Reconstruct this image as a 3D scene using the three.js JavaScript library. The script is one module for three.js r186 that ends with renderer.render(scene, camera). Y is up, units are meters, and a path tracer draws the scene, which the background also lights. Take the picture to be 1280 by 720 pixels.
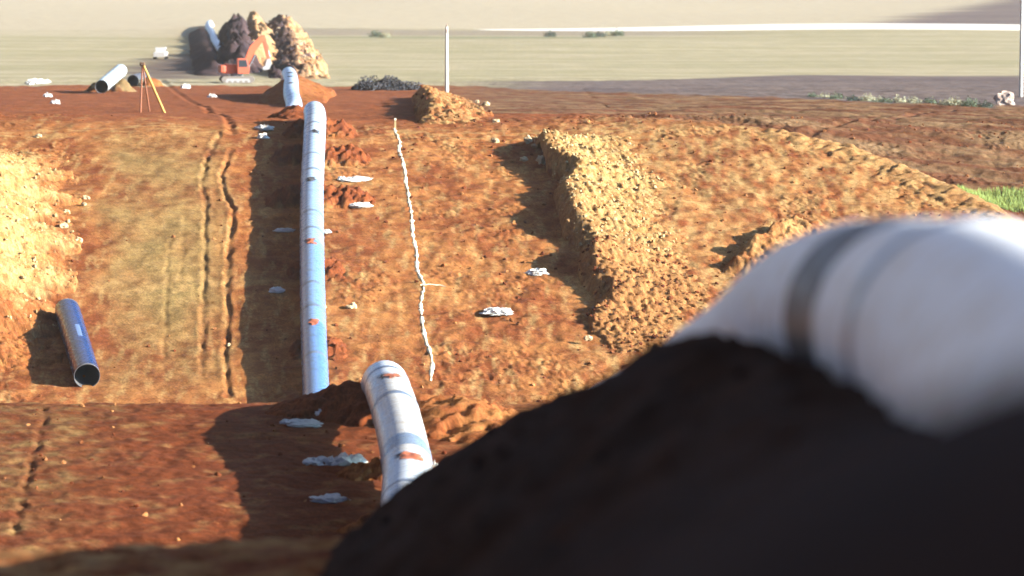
import * as THREE from 'three';
import { Sky } from 'three/addons/objects/Sky.js';
import { RoundedBoxGeometry } from 'three/addons/geometries/RoundedBoxGeometry.js';
import { createNoise2D, createNoise3D } from 'simplex-noise';

// ------------------------------------------------------------------ camera, sky, sun, exposure
const CY = 18, F = 4665, PITCH = Math.atan(420 / F);
const scene = new THREE.Scene();
const camera = new THREE.PerspectiveCamera(2 * Math.atan(360 / F) * 180 / Math.PI, 16 / 9, 1, 12000);
camera.position.set(0, CY, 0);
camera.rotation.x = -PITCH;
camera.focus = 172;
camera.userData.fStop = 0.95;
const SUN_AZ = 107 * Math.PI / 180, SUN_EL = 19 * Math.PI / 180;      // azimuth from the viewing direction, towards the right
const sunDir = new THREE.Vector3(Math.sin(SUN_AZ) * Math.cos(SUN_EL), Math.sin(SUN_EL), -Math.cos(SUN_AZ) * Math.cos(SUN_EL));
const sky = new Sky();
sky.name = 'sky'; sky.userData.kind = 'structure'; sky.scale.setScalar(10000);
Object.assign(sky.material.uniforms.sunPosition, { value: sunDir.clone() });
sky.material.uniforms.turbidity.value = 5; sky.material.uniforms.rayleigh.value = 0.6; sky.material.uniforms.mieCoefficient.value = 0.005;
scene.add(sky);
scene.environmentIntensity = 0.19;
const sun = new THREE.DirectionalLight(new THREE.Color(1, 0.88, 0.7), 5);
sun.name = 'sun'; sun.position.copy(sunDir).multiplyScalar(400).add(new THREE.Vector3(0, 0, -200));
sun.target.position.set(0, 0, -200); sun.castShadow = true; sun.shadow.mapSize.set(4096, 4096);
Object.assign(sun.shadow.camera, { left: -260, right: 260, top: 200, bottom: -200, near: 1, far: 900 });
scene.add(sun, sun.target);
const renderer = new THREE.WebGLRenderer({ antialias: true });
renderer.toneMapping = THREE.LinearToneMapping;
renderer.toneMappingExposure = 5.25;
renderer.shadowMap.enabled = true;
scene.fog = new THREE.FogExp2(new THREE.Color(0.95, 0.9, 0.86), 0.00004);

// ------------------------------------------------------------------ helpers
function rng(seed) { let a = seed >>> 0; return () => { a = (a + 0x6D2B79F5) | 0; let t = Math.imul(a ^ (a >>> 15), 1 | a); t = (t + Math.imul(t ^ (t >>> 7), 61 | t)) ^ t; return ((t ^ (t >>> 14)) >>> 0) / 4294967296; }; }
const rnd = rng(7);
const n2a = createNoise2D(rng(1)), n2b = createNoise2D(rng(2)), n2c = createNoise2D(rng(3)), n3 = createNoise3D(rng(4));
const { lerp, clamp, smoothstep: sst } = THREE.MathUtils;
const ss = (a, b, x) => { const t = clamp((x - a) / (b - a), 0, 1); return t * t * (3 - 2 * t); };
const fbm = (x, y, o = 4) => { let s = 0, a = 0.5; for (let i = 0; i < o; i++) { s += a * n2a(x, y); x = x * 2.03 + 17.3; y = y * 2.03 - 9.1; a *= 0.5; } return s; };
const ridged = (x, y, o = 3) => { let s = 0, a = 0.5; for (let i = 0; i < o; i++) { s += a * (1 - Math.abs(n2b(x, y))); x = x * 2.1 + 5.2; y = y * 2.1 + 1.7; a *= 0.5; } return s; };
const K = 0.36;                                                     // picture colour of a sunlit surface -> base colour
const lin = (v) => { v /= 255; return v <= 0.04045 ? v / 12.92 : ((v + 0.055) / 1.055) ** 2.4; };
const S = (r, g, b, k = K) => [lin(r) * k, lin(g) * k, lin(b) * k];
const mix = (a, b, t) => [a[0] + (b[0] - a[0]) * t, a[1] + (b[1] - a[1]) * t, a[2] + (b[2] - a[2]) * t];
const used = {};
function numbered(n) { const k = used[n] = (used[n] ?? -1) + 1; return k ? n + '_' + String(k).padStart(3, '0') : n; }
function shadows(o) { o.traverse((m) => { if (m.isMesh) { m.castShadow = true; m.receiveShadow = true; } }); return o; }
function tag(o, label, category, group) { o.userData.label = label; o.userData.category = category; if (group) o.userData.group = group; return o; }
function thing(name, label, category, pos = [0, 0, 0], turn = 0, group) {
  const o = new THREE.Group(); o.name = numbered(name); o.position.set(...pos); o.rotation.y = turn; scene.add(o); return tag(o, label, category, group);
}
function part(name, geo, mat, parent) { const m = new THREE.Mesh(geo, mat); m.name = name; m.castShadow = m.receiveShadow = true; parent.add(m); return m; }
const rough = (rgb, r = 0.9, extra = {}) => { const m = new THREE.MeshStandardMaterial({ roughness: r, ...extra }); m.color.setRGB(...rgb); return m; };
// spline through [[x, y], ...], monotone enough for the profiles used here
function curve(pts) {
  const n = pts.length, dx = [], m = [], t = [];
  for (let i = 0; i < n - 1; i++) { dx[i] = pts[i + 1][0] - pts[i][0]; m[i] = (pts[i + 1][1] - pts[i][1]) / dx[i]; }
  t[0] = m[0]; t[n - 1] = m[n - 2];
  for (let i = 1; i < n - 1; i++) t[i] = m[i - 1] * m[i] <= 0 ? 0 : 2 * m[i - 1] * m[i] / (m[i - 1] + m[i]);
  return (x) => {
    if (x <= pts[0][0]) return pts[0][1];
    if (x >= pts[n - 1][0]) return pts[n - 1][1];
    let i = 0; while (x > pts[i + 1][0]) i++;
    const h = dx[i], s = (x - pts[i][0]) / h, s2 = s * s, s3 = s2 * s;
    return (2 * s3 - 3 * s2 + 1) * pts[i][1] + (s3 - 2 * s2 + s) * h * t[i] + (-2 * s3 + 3 * s2) * pts[i + 1][1] + (s3 - s2) * h * t[i + 1];
  };
}

// ------------------------------------------------------------------ the lie of the land (d = metres ahead of the camera, heights below the lens)
const profile = curve([[-400, -2], [-20, -1.7], [0, -1.8], [20, -4.2], [36, -6.1], [49, -7.6], [58, -9.6], [75, -14], [90, -16.1], [97, -15.85], [103, -15.5], [113, -15.05], [121, -14.8],
  [128, -16], [145, -22.5], [175, -26.4], [190, -25.2], [196, -23.7], [203, -21.8], [214.6, -18.35], [226, -15.1], [238, -12.6], [246, -11.3], [252, -11.2], [262, -11.6], [300, -12.6], [360, -14.1], [430, -15.3], [520, -16], [1500, -16], [3000, -14], [9000, 8]]);
const edgeX = curve([[205, 36], [215, 33], [221, 30.3], [226, 28.4], [232, 25.4], [239, 21], [244, 14], [250, 4], [262, -200]]);   // right-hand rim of the worked slope
function baseHeight(x, d) {
  let h = profile(d);
  if (d < 90) h += -0.05 * Math.max(0, -x + 1) * ss(0, 30, d) * (1 - ss(60, 88, d));
  if (d > 200 && d < 300) { const e = x - edgeX(d); if (d < 262 && e > 0) h -= 0.9 * ss(0, 3, e) * ss(200, 214, d) * (1 - ss(240, 252, d)); }
  h += 0.35 * n2c(x * 0.03, d * 0.03) * ss(185, 200, d) * (1 - ss(300, 340, d)) + 0.5 * n2c(x * 0.006 + 9, d * 0.006) * ss(500, 640, d);
  if (d > 700) h += 9 * ss(60, 400, x) * ss(800, 1500, d);
  return h;
}
// a point of the picture -> the ground it shows
function ray(px, py) { const x = (px - 640) / F, y = -(py - 360) / F, c = Math.cos(PITCH), s = Math.sin(PITCH); const dy = y * c - s, dz = y * s + c; return [x / dz, dy / dz]; }
function ground(px, py, near = 8, far = 1600) {
  const [rx, ry] = ray(px, py);
  let step = 0.5; for (let d = near; d < far; d += step) { step = d > 400 ? 2 : 0.25; if (ry * d <= baseHeight(rx * d, d)) return { x: rx * d, d, y: baseHeight(rx * d, d) }; }
  return { x: rx * far, d: far, y: ry * far };
}
const at = (px, py, d) => { const [rx, ry] = ray(px, py); return { x: rx * d, y: ry * d, d }; };
const poly = (pts, near, far) => pts.map(([x, y]) => { const g = ground(x, y, near, far); return [g.x, g.d]; });

// wheel ruts pressed into the soil
const ruts = [
  { p: poly([[198, 96], [225, 118], [262, 142], [290, 168]], 190, 500), w: 0.24, dep: 0.13 },
  { p: poly([[275, 166], [257, 205], [253, 230], [257, 252], [256, 300], [255, 360], [254, 420], [252, 470]], 190, 500), w: 0.15, dep: 0.08 },
  { p: poly([[289, 188], [277, 220], [280, 240], [292, 264], [288, 300], [284, 335], [284, 400], [281, 450], [286, 498]], 190, 500), w: 0.15, dep: 0.11 },
  { p: poly([[214, 300], [209, 330], [206, 420], [204, 480]], 190, 500), w: 0.13, dep: 0.03 },
  { p: poly([[232, 270], [228, 300], [226, 360]], 190, 500), w: 0.13, dep: 0.025 },
  { p: poly([[57, 512], [45, 560], [30, 620], [16, 672]], 85, 130), w: 0.09, dep: 0.07 },
  { p: poly([[1240, 138], [1120, 150], [1010, 170]], 190, 420), w: 0.4, dep: 0.15 },
].map((r) => { const xs = r.p.map((q) => q[0]), ds = r.p.map((q) => q[1]); return { ...r, b: [Math.min(...xs) - 1, Math.max(...xs) + 1, Math.min(...ds) - 1, Math.max(...ds) + 1] }; });
function toLine(x, d, p) {
  let best = 1e9;
  for (let i = 0; i < p.length - 1; i++) {
    const ax = p[i][0], ad = p[i][1], bx = p[i + 1][0] - ax, bd = p[i + 1][1] - ad, t = clamp(((x - ax) * bx + (d - ad) * bd) / (bx * bx + bd * bd), 0, 1);
    best = Math.min(best, Math.hypot(x - ax - bx * t, d - ad - bd * t));
  }
  return best;
}
function rutAt(x, d) {
  let s = 0;
  for (const r of ruts) if (x > r.b[0] && x < r.b[1] && d > r.b[2] && d < r.b[3]) {
    const e = toLine(x + 0.12 * n2b(x * 0.9, d * 0.5), d, r.p) / r.w;
    s += r.dep * (-Math.exp(-e * e) + 0.35 * Math.exp(-((e - 1.9) ** 2))) * (0.55 + 0.6 * n2c(x * 0.7, d * 0.35) + 0.25);
  }
  return s;
}
// where the soil is smooth from traffic (the haul lane left of the pipe)
const laneX = (d) => -0.09 * (d - 200) - 18.6;
function height(x, d) {
  let h = baseHeight(x, d);
  if (d < 62 && d > 6) h += 0.16 * fbm(x * 0.8, d * 0.8, 5);
  else if (d >= 88 && d < 126) h += 0.09 * fbm(x * 0.35, d * 0.35, 3) + 0.05 * fbm(x * 1.7, d * 1.3, 3) + 0.05 * Math.max(0, ridged(x * 1.1, d * 1.4, 2) - 0.55);
  else if (d > 186 && d < 470) {
    const lane = 1 - ss(3.6, 7, Math.abs(x - laneX(d))), r = (1 - 0.8 * lane) * (1 - 0.75 * ss(250, 330, d));
    const right = ss(-8, -3, x);
    h += 0.12 * fbm(x * 0.25, d * 0.25, 3) + r * ((0.04 + 0.035 * right) * fbm(x * 0.9, d * 0.7, 4) + ss(0.02, 0.32, fbm(x * 0.1 + 60, d * 0.13, 3)) * (0.12 * Math.max(0, ridged(x * 0.7 + 4, d * 0.6, 3) - 0.5) + 0.05 * n2b(x * 2.2, d * 1.7)) + 0.05 * n2c(x * 0.35, d * 1.1));
    if (d > 232 && d < 420 && x > 8) { const pl = ss(0, 4, x - edgeX(d)); h += pl * 0.16 * Math.sin((d * 0.9 + x * 0.42 + 1.6 * n2b(x * 0.08, d * 0.05)) * 1.7) * (0.5 + 0.5 * n2c(x * 0.15, d * 0.1)); }
    h += rutAt(x, d);
  }
  if (d >= 88 && d < 126) h += rutAt(x, d);
  return h;
}

// colours of the soil and the fields: what the matter is, with distant haze mixed into the field tones
const C = {
  red: S(188, 106, 62), deep: S(150, 80, 50), orange: S(222, 152, 90), ochre: S(243, 196, 130), tan: S(208, 168, 108), olive: S(188, 160, 102), bench: S(158, 84, 46), pale: S(248, 214, 150), straw: S(250, 226, 160),
  plough: S(150, 96, 66), ploughPale: S(188, 150, 110), field: S(212, 202, 160), fieldPale: S(236, 222, 186), cream: S(246, 230, 200), mauve: S(160, 142, 136), mauveDark: S(134, 118, 120), green: S(150, 160, 120), dustHaze: S(140, 122, 116), grass: S(120, 140, 60),
  near: S(176, 100, 56), dark: S(96, 60, 44),
};
function soilColor(x, d) {
  const a = fbm(x * 0.11 + 3, d * 0.08, 4), b = fbm(x * 0.6 + 40, d * 0.5, 4), g = n2b(x * 3.1, d * 2.3), f = fbm(x * 0.9 - 20, d * 0.22, 4);
  let c;
  if (d < 70) c = mix(C.near, C.ochre, clamp(0.25 + 0.9 * b + 0.4 * a, 0, 0.8));
  else if (d < 150) {
    c = mix(C.bench, C.deep, clamp(0.3 + 0.9 * a + 0.4 * b, 0, 1));
    c = mix(c, C.tan, clamp(0.9 * b - 0.12, 0, 0.5));
    c = mix(c, C.orange, ss(-3, 0.5, x) * clamp(0.55 + 0.8 * b, 0, 1));
    c = mix(c, C.olive, 0.5 * ss(-11, -14, x) * clamp(0.4 + b, 0, 1));
  } else {
    c = mix(C.red, C.orange, clamp(0.45 + 0.8 * a + 0.7 * b, 0, 1));
    c = mix(c, C.ochre, clamp(1.5 * f - 0.15 + 0.5 * g * Math.abs(g), 0, 0.75));
    const lane = 1 - ss(2.4, 4.6, Math.abs(x - laneX(d) + 1.2 * a));
    c = mix(c, mix(C.olive, C.tan, clamp(0.5 + b, 0, 1)), lane * clamp(0.62 + 0.7 * a + 0.3 * b, 0, 1) * (1 - ss(236, 246, d)) * ss(196, 203, d));
    c = mix(c, C.ochre, 0.75 * ss(2, 7, x) * clamp(0.45 + 0.9 * f + 0.4 * b, 0, 1) * (1 - ss(246, 258, d)));
    c = mix(c, mix(C.red, C.deep, clamp(0.3 + b, 0, 1)), 0.85 * ss(242, 253, d + 9 * a + 3 * b));
    c = mix(c, C.ochre, 0.6 * ss(0.1, 0.5, n2c(x * 0.25, d * 1.5)) * ss(0.6, 0.0, Math.abs(d - 243 + 3 * a) / 5));
    c = mix(c, C.ochre, 0.5 * Math.exp(-(((d - 213 + 1.5 * b) / 1.2) ** 2)) * clamp(0.6 + b, 0, 1) * ss(-8, -12, x));
    const over = ss(-0.3, 1.2, x - edgeX(d) + 2 * b) * (d < 262 ? ss(3, 12, x) : ss(-12, 0, x));
    if (d > 212) c = mix(c, mix(C.plough, C.ploughPale, clamp(0.35 + 1.7 * fbm(x * 0.09 + d * 0.05, d * 0.3 + x * 0.14, 4), 0, 1)), over);
    const gx = x - 30.6, gd = d - 229.5; c = mix(c, C.grass, clamp(1.6 - 1.6 * Math.hypot(gx / 3.4, gd / 2.6) + 0.9 * b, 0, 1) * over);
    if (d > 250) {
      const jag = d + 7 * fbm(x * 0.05, d * 0.01, 3) + 3 * n2b(x * 0.4, 3);
      c = mix(c, fieldColor(x, d), ss(424, 430, jag + 29 * ss(-6, 6, x) + 1.5 * clamp(x - 5, 0, 20) + 4.3 * clamp(x - 25, 0, 14)));
    }
  }
  const k1 = n2b(x * 0.55 + 3, d * 2.1), k2 = n2c(x * 5.3, d * 3.1), k3 = n2a(x * 2.1, d * 4.6), s = (1 + 0.1 * g + 0.2 * b + 0.13 * k1 + 0.1 * k3 + 0.08 * k2 + 0.16 * a) * (k2 * k3 > 0.5 ? 0.82 : 1);
  return [c[0] * s, c[1] * s, c[2] * s];
}
function fieldColor(x, d) {
  const q = d + 10 * fbm(x * 0.012, d * 0.01, 3), st = fbm(x * 0.008 + 5, d * 0.06, 4) + 0.3 * fbm(x * 0.03, d * 0.12, 3), sp = fbm(x * 0.05, d * 0.05, 3);
  let c = mix(C.field, C.fieldPale, clamp(0.45 + 1.2 * st + 0.5 * sp, 0, 1));
  c = mix(c, mix(C.mauve, C.mauveDark, clamp(0.4 + st, 0, 1)), ss(-14, 6, x + 8 * st) * (1 - ss(452, 458, q - 26 * ss(8, 40, x))));
  c = mix(c, C.green, 0.55 * ss(694, 700, q) * (1 - ss(722, 728, q)) * ss(-70, -35, x) * (1 - ss(5, 40, x)));
  c = mix(c, mix(C.mauve, C.cream, 0.35), 0.75 * ss(730, 736, q) * (1 - ss(770, 780, q)) * ss(-70, -40, x) * (1 - ss(20, 60, x)));
  c = mix(c, C.cream, ss(778, 790, q) * 0.9 + 0.6 * ss(705, 740, q) * ss(-40, -70, x) * (1 - ss(778, 790, q)));
  c = mix(c, mix(C.mauve, C.mauveDark, clamp(0.3 + st, 0, 1)), ss(0, 20, x - 58 - (d - 790) * 0.22 + 10 * st) * ss(776, 784, q));
  c = mix(c, C.dustHaze, 0.95 * (1 - ss(0.4, 1, Math.hypot((x + 46 + 0.05 * (d - 520)) / 11, (d - 530) / 100) + 0.35 * sp)));  // hanging dust haze painted as a grey patch on the field
  return c;
}
function landColor(x, d) { return d < 470 ? soilColor(x, d) : fieldColor(x, d).map((v) => v * (1 + 0.1 * n2b(x * 0.2, d * 0.13))); }

// textures: fine grain of soil, coating of the pipes
function dataTex(n, fn, srgb = false, rep = [1, 1]) {
  const a = new Uint8Array(n * n * 4);
  for (let j = 0; j < n; j++) for (let i = 0; i < n; i++) { const v = fn(i / n, j / n), k = (j * n + i) * 4; a[k] = clamp(v[0], 0, 1) * 255; a[k + 1] = clamp(v[1], 0, 1) * 255; a[k + 2] = clamp(v[2], 0, 1) * 255; a[k + 3] = 255; }
  const t = new THREE.DataTexture(a, n, n); t.wrapS = t.wrapT = THREE.RepeatWrapping; t.magFilter = THREE.LinearFilter; t.minFilter = THREE.LinearMipmapLinearFilter; t.generateMipmaps = true; t.repeat.set(...rep);
  if (srgb) t.colorSpace = THREE.SRGBColorSpace; t.needsUpdate = true; return t;
}
const TAU = Math.PI * 2;
const loop = (u, v, f) => { const a = u * TAU, b = v * TAU; return n3(Math.cos(a) * f + Math.cos(b) * f * 0.7, Math.sin(a) * f + 3.1, Math.sin(b) * f) ; };
const clodBump = dataTex(512, (u, v) => { let s = 0.5, a = 0.26; for (let f = 1.5; f < 40; f *= 2) { s += a * (1 - 2 * Math.abs(loop(u, v, f))) * 0.6; a *= 0.62; } return [s, s, s]; });
const grainMap = dataTex(512, (u, v) => { const s = 0.86 + 0.1 * loop(u, v, 3) + 0.1 * loop(v, u, 9) + 0.1 * loop(u, v, 24); return [s, s * 0.985, s * 0.96]; }, true);
const soilMat = new THREE.MeshPhysicalMaterial({ specularIntensity: 0.12, vertexColors: true, roughness: 1, bumpMap: clodBump, bumpScale: 0.018, map: grainMap });
soilMat.name = 'soil';

// ------------------------------------------------------------------ the ground: one sheet, finer where the picture shows it larger
{
  const bands = [[-160, 0, 8, 3, 20], [0, 20, 0.5, 0.4, 6], [20, 60, 0.16, 0.12, 9], [60, 90, 1, 0.5, 13], [90, 125, 0.12, 0.11, 17.5], [125, 190, 1.6, 0.6, 27], [190, 252, 0.14, 0.105, 37], [252, 330, 0.32, 0.18, 47], [330, 460, 0.65, 0.32, 65], [460, 1320, 2.4, 1.3, 185], [1320, 2600, 20, 8, 400], [2600, 9000, 200, 60, 1400]];
  const rows = [];
  bands.forEach(([d0, d1, dd, s, w], bi) => {
    const xs = [0]; let x = 0, st = s;
    while (x < 6000) { if (x > w) st *= 1.4; x += st; xs.push(x); xs.unshift(-x); }
    const n = Math.round((d1 - d0) / dd);
    for (let i = 0; i < n + (bi === bands.length - 1 ? 1 : 0); i++) rows.push([d0 + (d1 - d0) * i / n, xs]);
  });
  const P = [], N = [], U = [], I = []; let start = [];
  for (const [d, xs] of rows) {
    start.push(P.length / 3);
    for (const x of xs) { P.push(x, CY + height(x, d), -d); const c = landColor(x, d); N.push(c[0], c[1], c[2]); U.push(x / 2.6, d / 2.6); }
  }
  for (let r = 0; r < rows.length - 1; r++) {
    const A = rows[r][1], B = rows[r + 1][1], a0 = start[r], b0 = start[r + 1];
    let i = 0, j = 0;
    while (i < A.length - 1 || j < B.length - 1) {
      if (j >= B.length - 1 || (i < A.length - 1 && A[i + 1] <= B[j + 1])) { I.push(a0 + i, a0 + i + 1, b0 + j); i++; }
      else { I.push(a0 + i, b0 + j + 1, b0 + j); j++; }
    }
  }
  const g = new THREE.BufferGeometry();
  g.setAttribute('position', new THREE.Float32BufferAttribute(P, 3)); g.setAttribute('color', new THREE.Float32BufferAttribute(N, 3)); g.setAttribute('uv', new THREE.Float32BufferAttribute(U, 2));
  g.setIndex(I); g.computeVertexNormals();
  const m = new THREE.Mesh(g, soilMat); m.name = 'ground'; m.userData.kind = 'structure'; m.receiveShadow = m.castShadow = true; scene.add(m);
  console.log('ground', P.length / 3, I.length / 3);
}

// ------------------------------------------------------------------ heaps and berms of spoil
const heaps = [];
function heapAt(x, d) { let h = height(x, d); for (const f of heaps) h = Math.max(h, f(x, d)); return h; }
// spine: [[x, d], ...]; o.l / o.r half widths on the two sides of the walking direction, o.h height
function berm(name, label, category, spine, o, group) {
  const len = [0]; for (let i = 1; i < spine.length; i++) len[i] = len[i - 1] + Math.hypot(spine[i][0] - spine[i - 1][0], spine[i][1] - spine[i - 1][1]);
  const L = len[len.length - 1], cx = curve(spine.map((p, i) => [len[i], p[0]])), cd = curve(spine.map((p, i) => [len[i], p[1]]));
  const nu = Math.max(6, Math.round(L / o.res)), nv = Math.max(6, Math.round((o.l + o.r) / o.res)), P = [], Cc = [], U = [], I = [];
  const seed = o.seed ?? 0, end = o.end ?? Math.min(L * 0.35, o.l + o.r), e0 = o.e0 ?? end, e1 = o.e1 ?? end;
  for (let i = 0; i <= nu; i++) {
    const s = L * i / nu, x0 = cx(s), d0 = cd(s), k = 0.05, tx = (cx(Math.min(L, s + k)) - cx(Math.max(0, s - k))), td = (cd(Math.min(L, s + k)) - cd(Math.max(0, s - k))), tl = Math.hypot(tx, td), px = td / tl, pd = -tx / tl;
    const along = ss(0, 1, s / e0) * ss(0, 1, (L - s) / e1);
    const top = (typeof o.h === 'function' ? o.h(s / L) : o.h) * along * (1 + (o.vary ?? 0.3) * n2c(s * (o.vf ?? 0.22) + seed, seed * 3.7));
    for (let j = 0; j <= nv; j++) {
      const v = -o.l + (o.l + o.r) * j / nv, x = x0 + px * v, d = d0 + pd * v;
      const cave = v > 0 && o.soft ? o.soft : 1, wob = 1 + 0.16 * n2c(s * 0.22 + seed, 7) + 0.12 * n2c(s * 0.9 + seed, v > 0 ? 3 : 19) + 0.08 * n2b(s * 2.3, seed), vv = v + (o.wander ?? 0) * (0.5 * n2a(s * 0.12 + seed, 2) + 0.06 * n2b(s * 0.7, seed + 5)), t0 = vv < 0 ? -vv / (o.l * wob) : vv / (o.r * wob), t = t0 < 1 ? (Math.sqrt(t0 * t0 + 0.03) - 0.173) / 0.842 : t0, sec = t < 1 ? (o.round ? Math.sqrt(Math.max(0, 1 - t * t)) * (1 - 0.25 * t) : (1 - t) ** cave * (1 - 0.35 * (1 - t) * t) - 0.08 * Math.exp(-t * t * 16)) : 0;
      let hh = top * sec;
      hh += (o.rough ?? 0.15) * (fbm(x * (o.f ?? 1.1) + seed, d * (o.f ?? 1.1), 5) + (o.cob ?? 0.8) * (ridged(x * 1.4 + seed, d * 1.4, 3) - 0.5)) * Math.min(1, hh / 0.25);
      const y = height(x, d) + hh - (hh < 0.08 ? 0.12 + 0.1 * clamp(t - 1, 0, 1) : 0.02) - (i === 0 || j === 0 || i === nu || j === nv ? 0.4 : 0);
      P.push(x, CY + y, -d); const cc = o.color(x, d, hh, t, v); Cc.push(...(d > 150 && d < 420 ? mix(cc, soilColor(x, d), ss(0.55, 1, t + 0.35 * fbm(x * 0.7, d * 0.7, 3))) : cc)); U.push(x / 2.6, d / 2.6);
    }
  }
  for (let i = 0; i < nu; i++) for (let j = 0; j < nv; j++) { const a = i * (nv + 1) + j, b = a + nv + 1; I.push(a, a + 1, b, b, a + 1, b + 1); }
  const g = new THREE.BufferGeometry();
  g.setAttribute('position', new THREE.Float32BufferAttribute(P, 3)); g.setAttribute('color', new THREE.Float32BufferAttribute(Cc, 3)); g.setAttribute('uv', new THREE.Float32BufferAttribute(U, 2));
  g.setIndex(I); g.computeVertexNormals();
  if (g.attributes.normal.getY((nv + 1) * 3 + 3) < 0) { for (let k = 0; k < I.length; k += 3) { const q = I[k]; I[k] = I[k + 1]; I[k + 1] = q; } g.setIndex(I); g.computeVertexNormals(); }
  const m = new THREE.Mesh(g, soilMat); m.name = numbered(name); m.castShadow = m.receiveShadow = true; scene.add(m); tag(m, label, category, group);
  m.userData.grid = undefined; delete m.userData.grid;
  return { mesh: m, pick(r) { const i = 1 + Math.floor(r() * (nu - 1)), j = 1 + Math.floor(r() * (nv - 1)), k = i * (nv + 1) + j; const x = P[k * 3], y = P[k * 3 + 1] - CY, d = -P[k * 3 + 2]; return { x, y, d, up: y - height(x, d), c: [Cc[k * 3], Cc[k * 3 + 1], Cc[k * 3 + 2]] }; } };
}
const mottle = (a, b, f = 0.9) => (x, d) => { const t = clamp(0.5 + 0.9 * fbm(x * f + 11, d * f, 4), 0, 1), s = 1 + 0.22 * n2b(x * 4, d * 4); return mix(a, b, t).map((v) => v * s); };
const paleSoil = mottle(S(232, 170, 100), S(250, 218, 152)), redSoil = mottle(C.red, C.orange), darkSoil = mottle(C.deep, C.red), brownSoil = mottle(S(104, 70, 50), S(140, 92, 62));

const leftHeap = berm('spoil_heap', 'large pale yellow stony spoil heap above the loose blue pipe', 'spoil heap', [[-31.5, 199], [-32, 212], [-33, 224], [-34.5, 232], [-36, 240]], { l: 5, r: 7.2, soft: 1.5, h: (s) => 3.6 - 1.6 * s, res: 0.13, rough: 0.2, f: 2.4, cob: 0.25, seed: 3, end: 9, color: (x, d, h, t) => mix(redSoil(x, d), paleSoil(x, d), ss(206, 211, d + 3 * fbm(x * 0.4, d * 0.4, 3)) * ss(0.15, 0.7, h + 0.5 * fbm(x * 0.6, d * 0.6, 3) + 0.15)) });
const ridge = berm('spoil_ridge', 'long stony spoil ridge with a bright yellow right flank beside the chalk line', 'spoil heap', poly([[684, 168], [702, 205], [716, 250], [728, 300], [748, 350], [762, 410], [772, 462]], 190, 300).reverse(), { l: 1.15, r: 7, soft: 1.9, wander: 2.2, h: (s) => 1.2 + 0.4 * s, res: 0.11, rough: 0.24, f: 1.9, cob: 0.4, vary: 0.34, vf: 0.2, seed: 11, e0: 14, e1: 6, color: (x, d, h, t, v) => mix(mix(redSoil(x, d), C.ochre, 0.3), paleSoil(x, d), ss(206, 232, d + 7 * fbm(x * 0.3, d * 0.2, 3)) * ss(-1.6, 0.6, v + 0.8 * n2b(x, d)) * ss(1.05, 0.5, t + 0.5 * fbm(x * 0.5, d * 0.5, 3))) });
const ridge2 = berm('spoil_heap', 'stony spoil heap at the foot of the white utility pole', 'spoil heap', poly([[540, 158], [536, 140], [528, 122]], 240, 420), { l: 1.2, r: 4.4, soft: 1.4, h: 1.25, res: 0.16, rough: 0.35, f: 1.3, cob: 0.4, seed: 21, end: 8, color: mottle(C.red, C.ochre) });
berm('earth_bank', 'short dark faced earth bank crossing the orange slope towards the big white pipe', 'bank', poly([[905, 345], [940, 322], [985, 296], [1035, 280]], 190, 300), { l: 0.7, r: 5, h: 0.95, res: 0.13, rough: 0.2, f: 1.2, seed: 31, end: 2.2, vary: 0.5, vf: 0.5, color: soilColor });
berm('earth_bank', 'low crumbled earth bank along the rim of the slope beside the green grass', 'bank', [[31.5, 219], [28.6, 225.5], [25.5, 231.5], [21, 238.5], [15, 243]], { l: 2.6, r: 2.2, h: 0.2, res: 0.16, rough: 0.26, f: 0.9, seed: 33, end: 3, vary: 0.6, vf: 0.4, color: (x, d) => mix(soilColor(x, d), C.ochre, 0.4) });
let nearPick;
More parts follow.
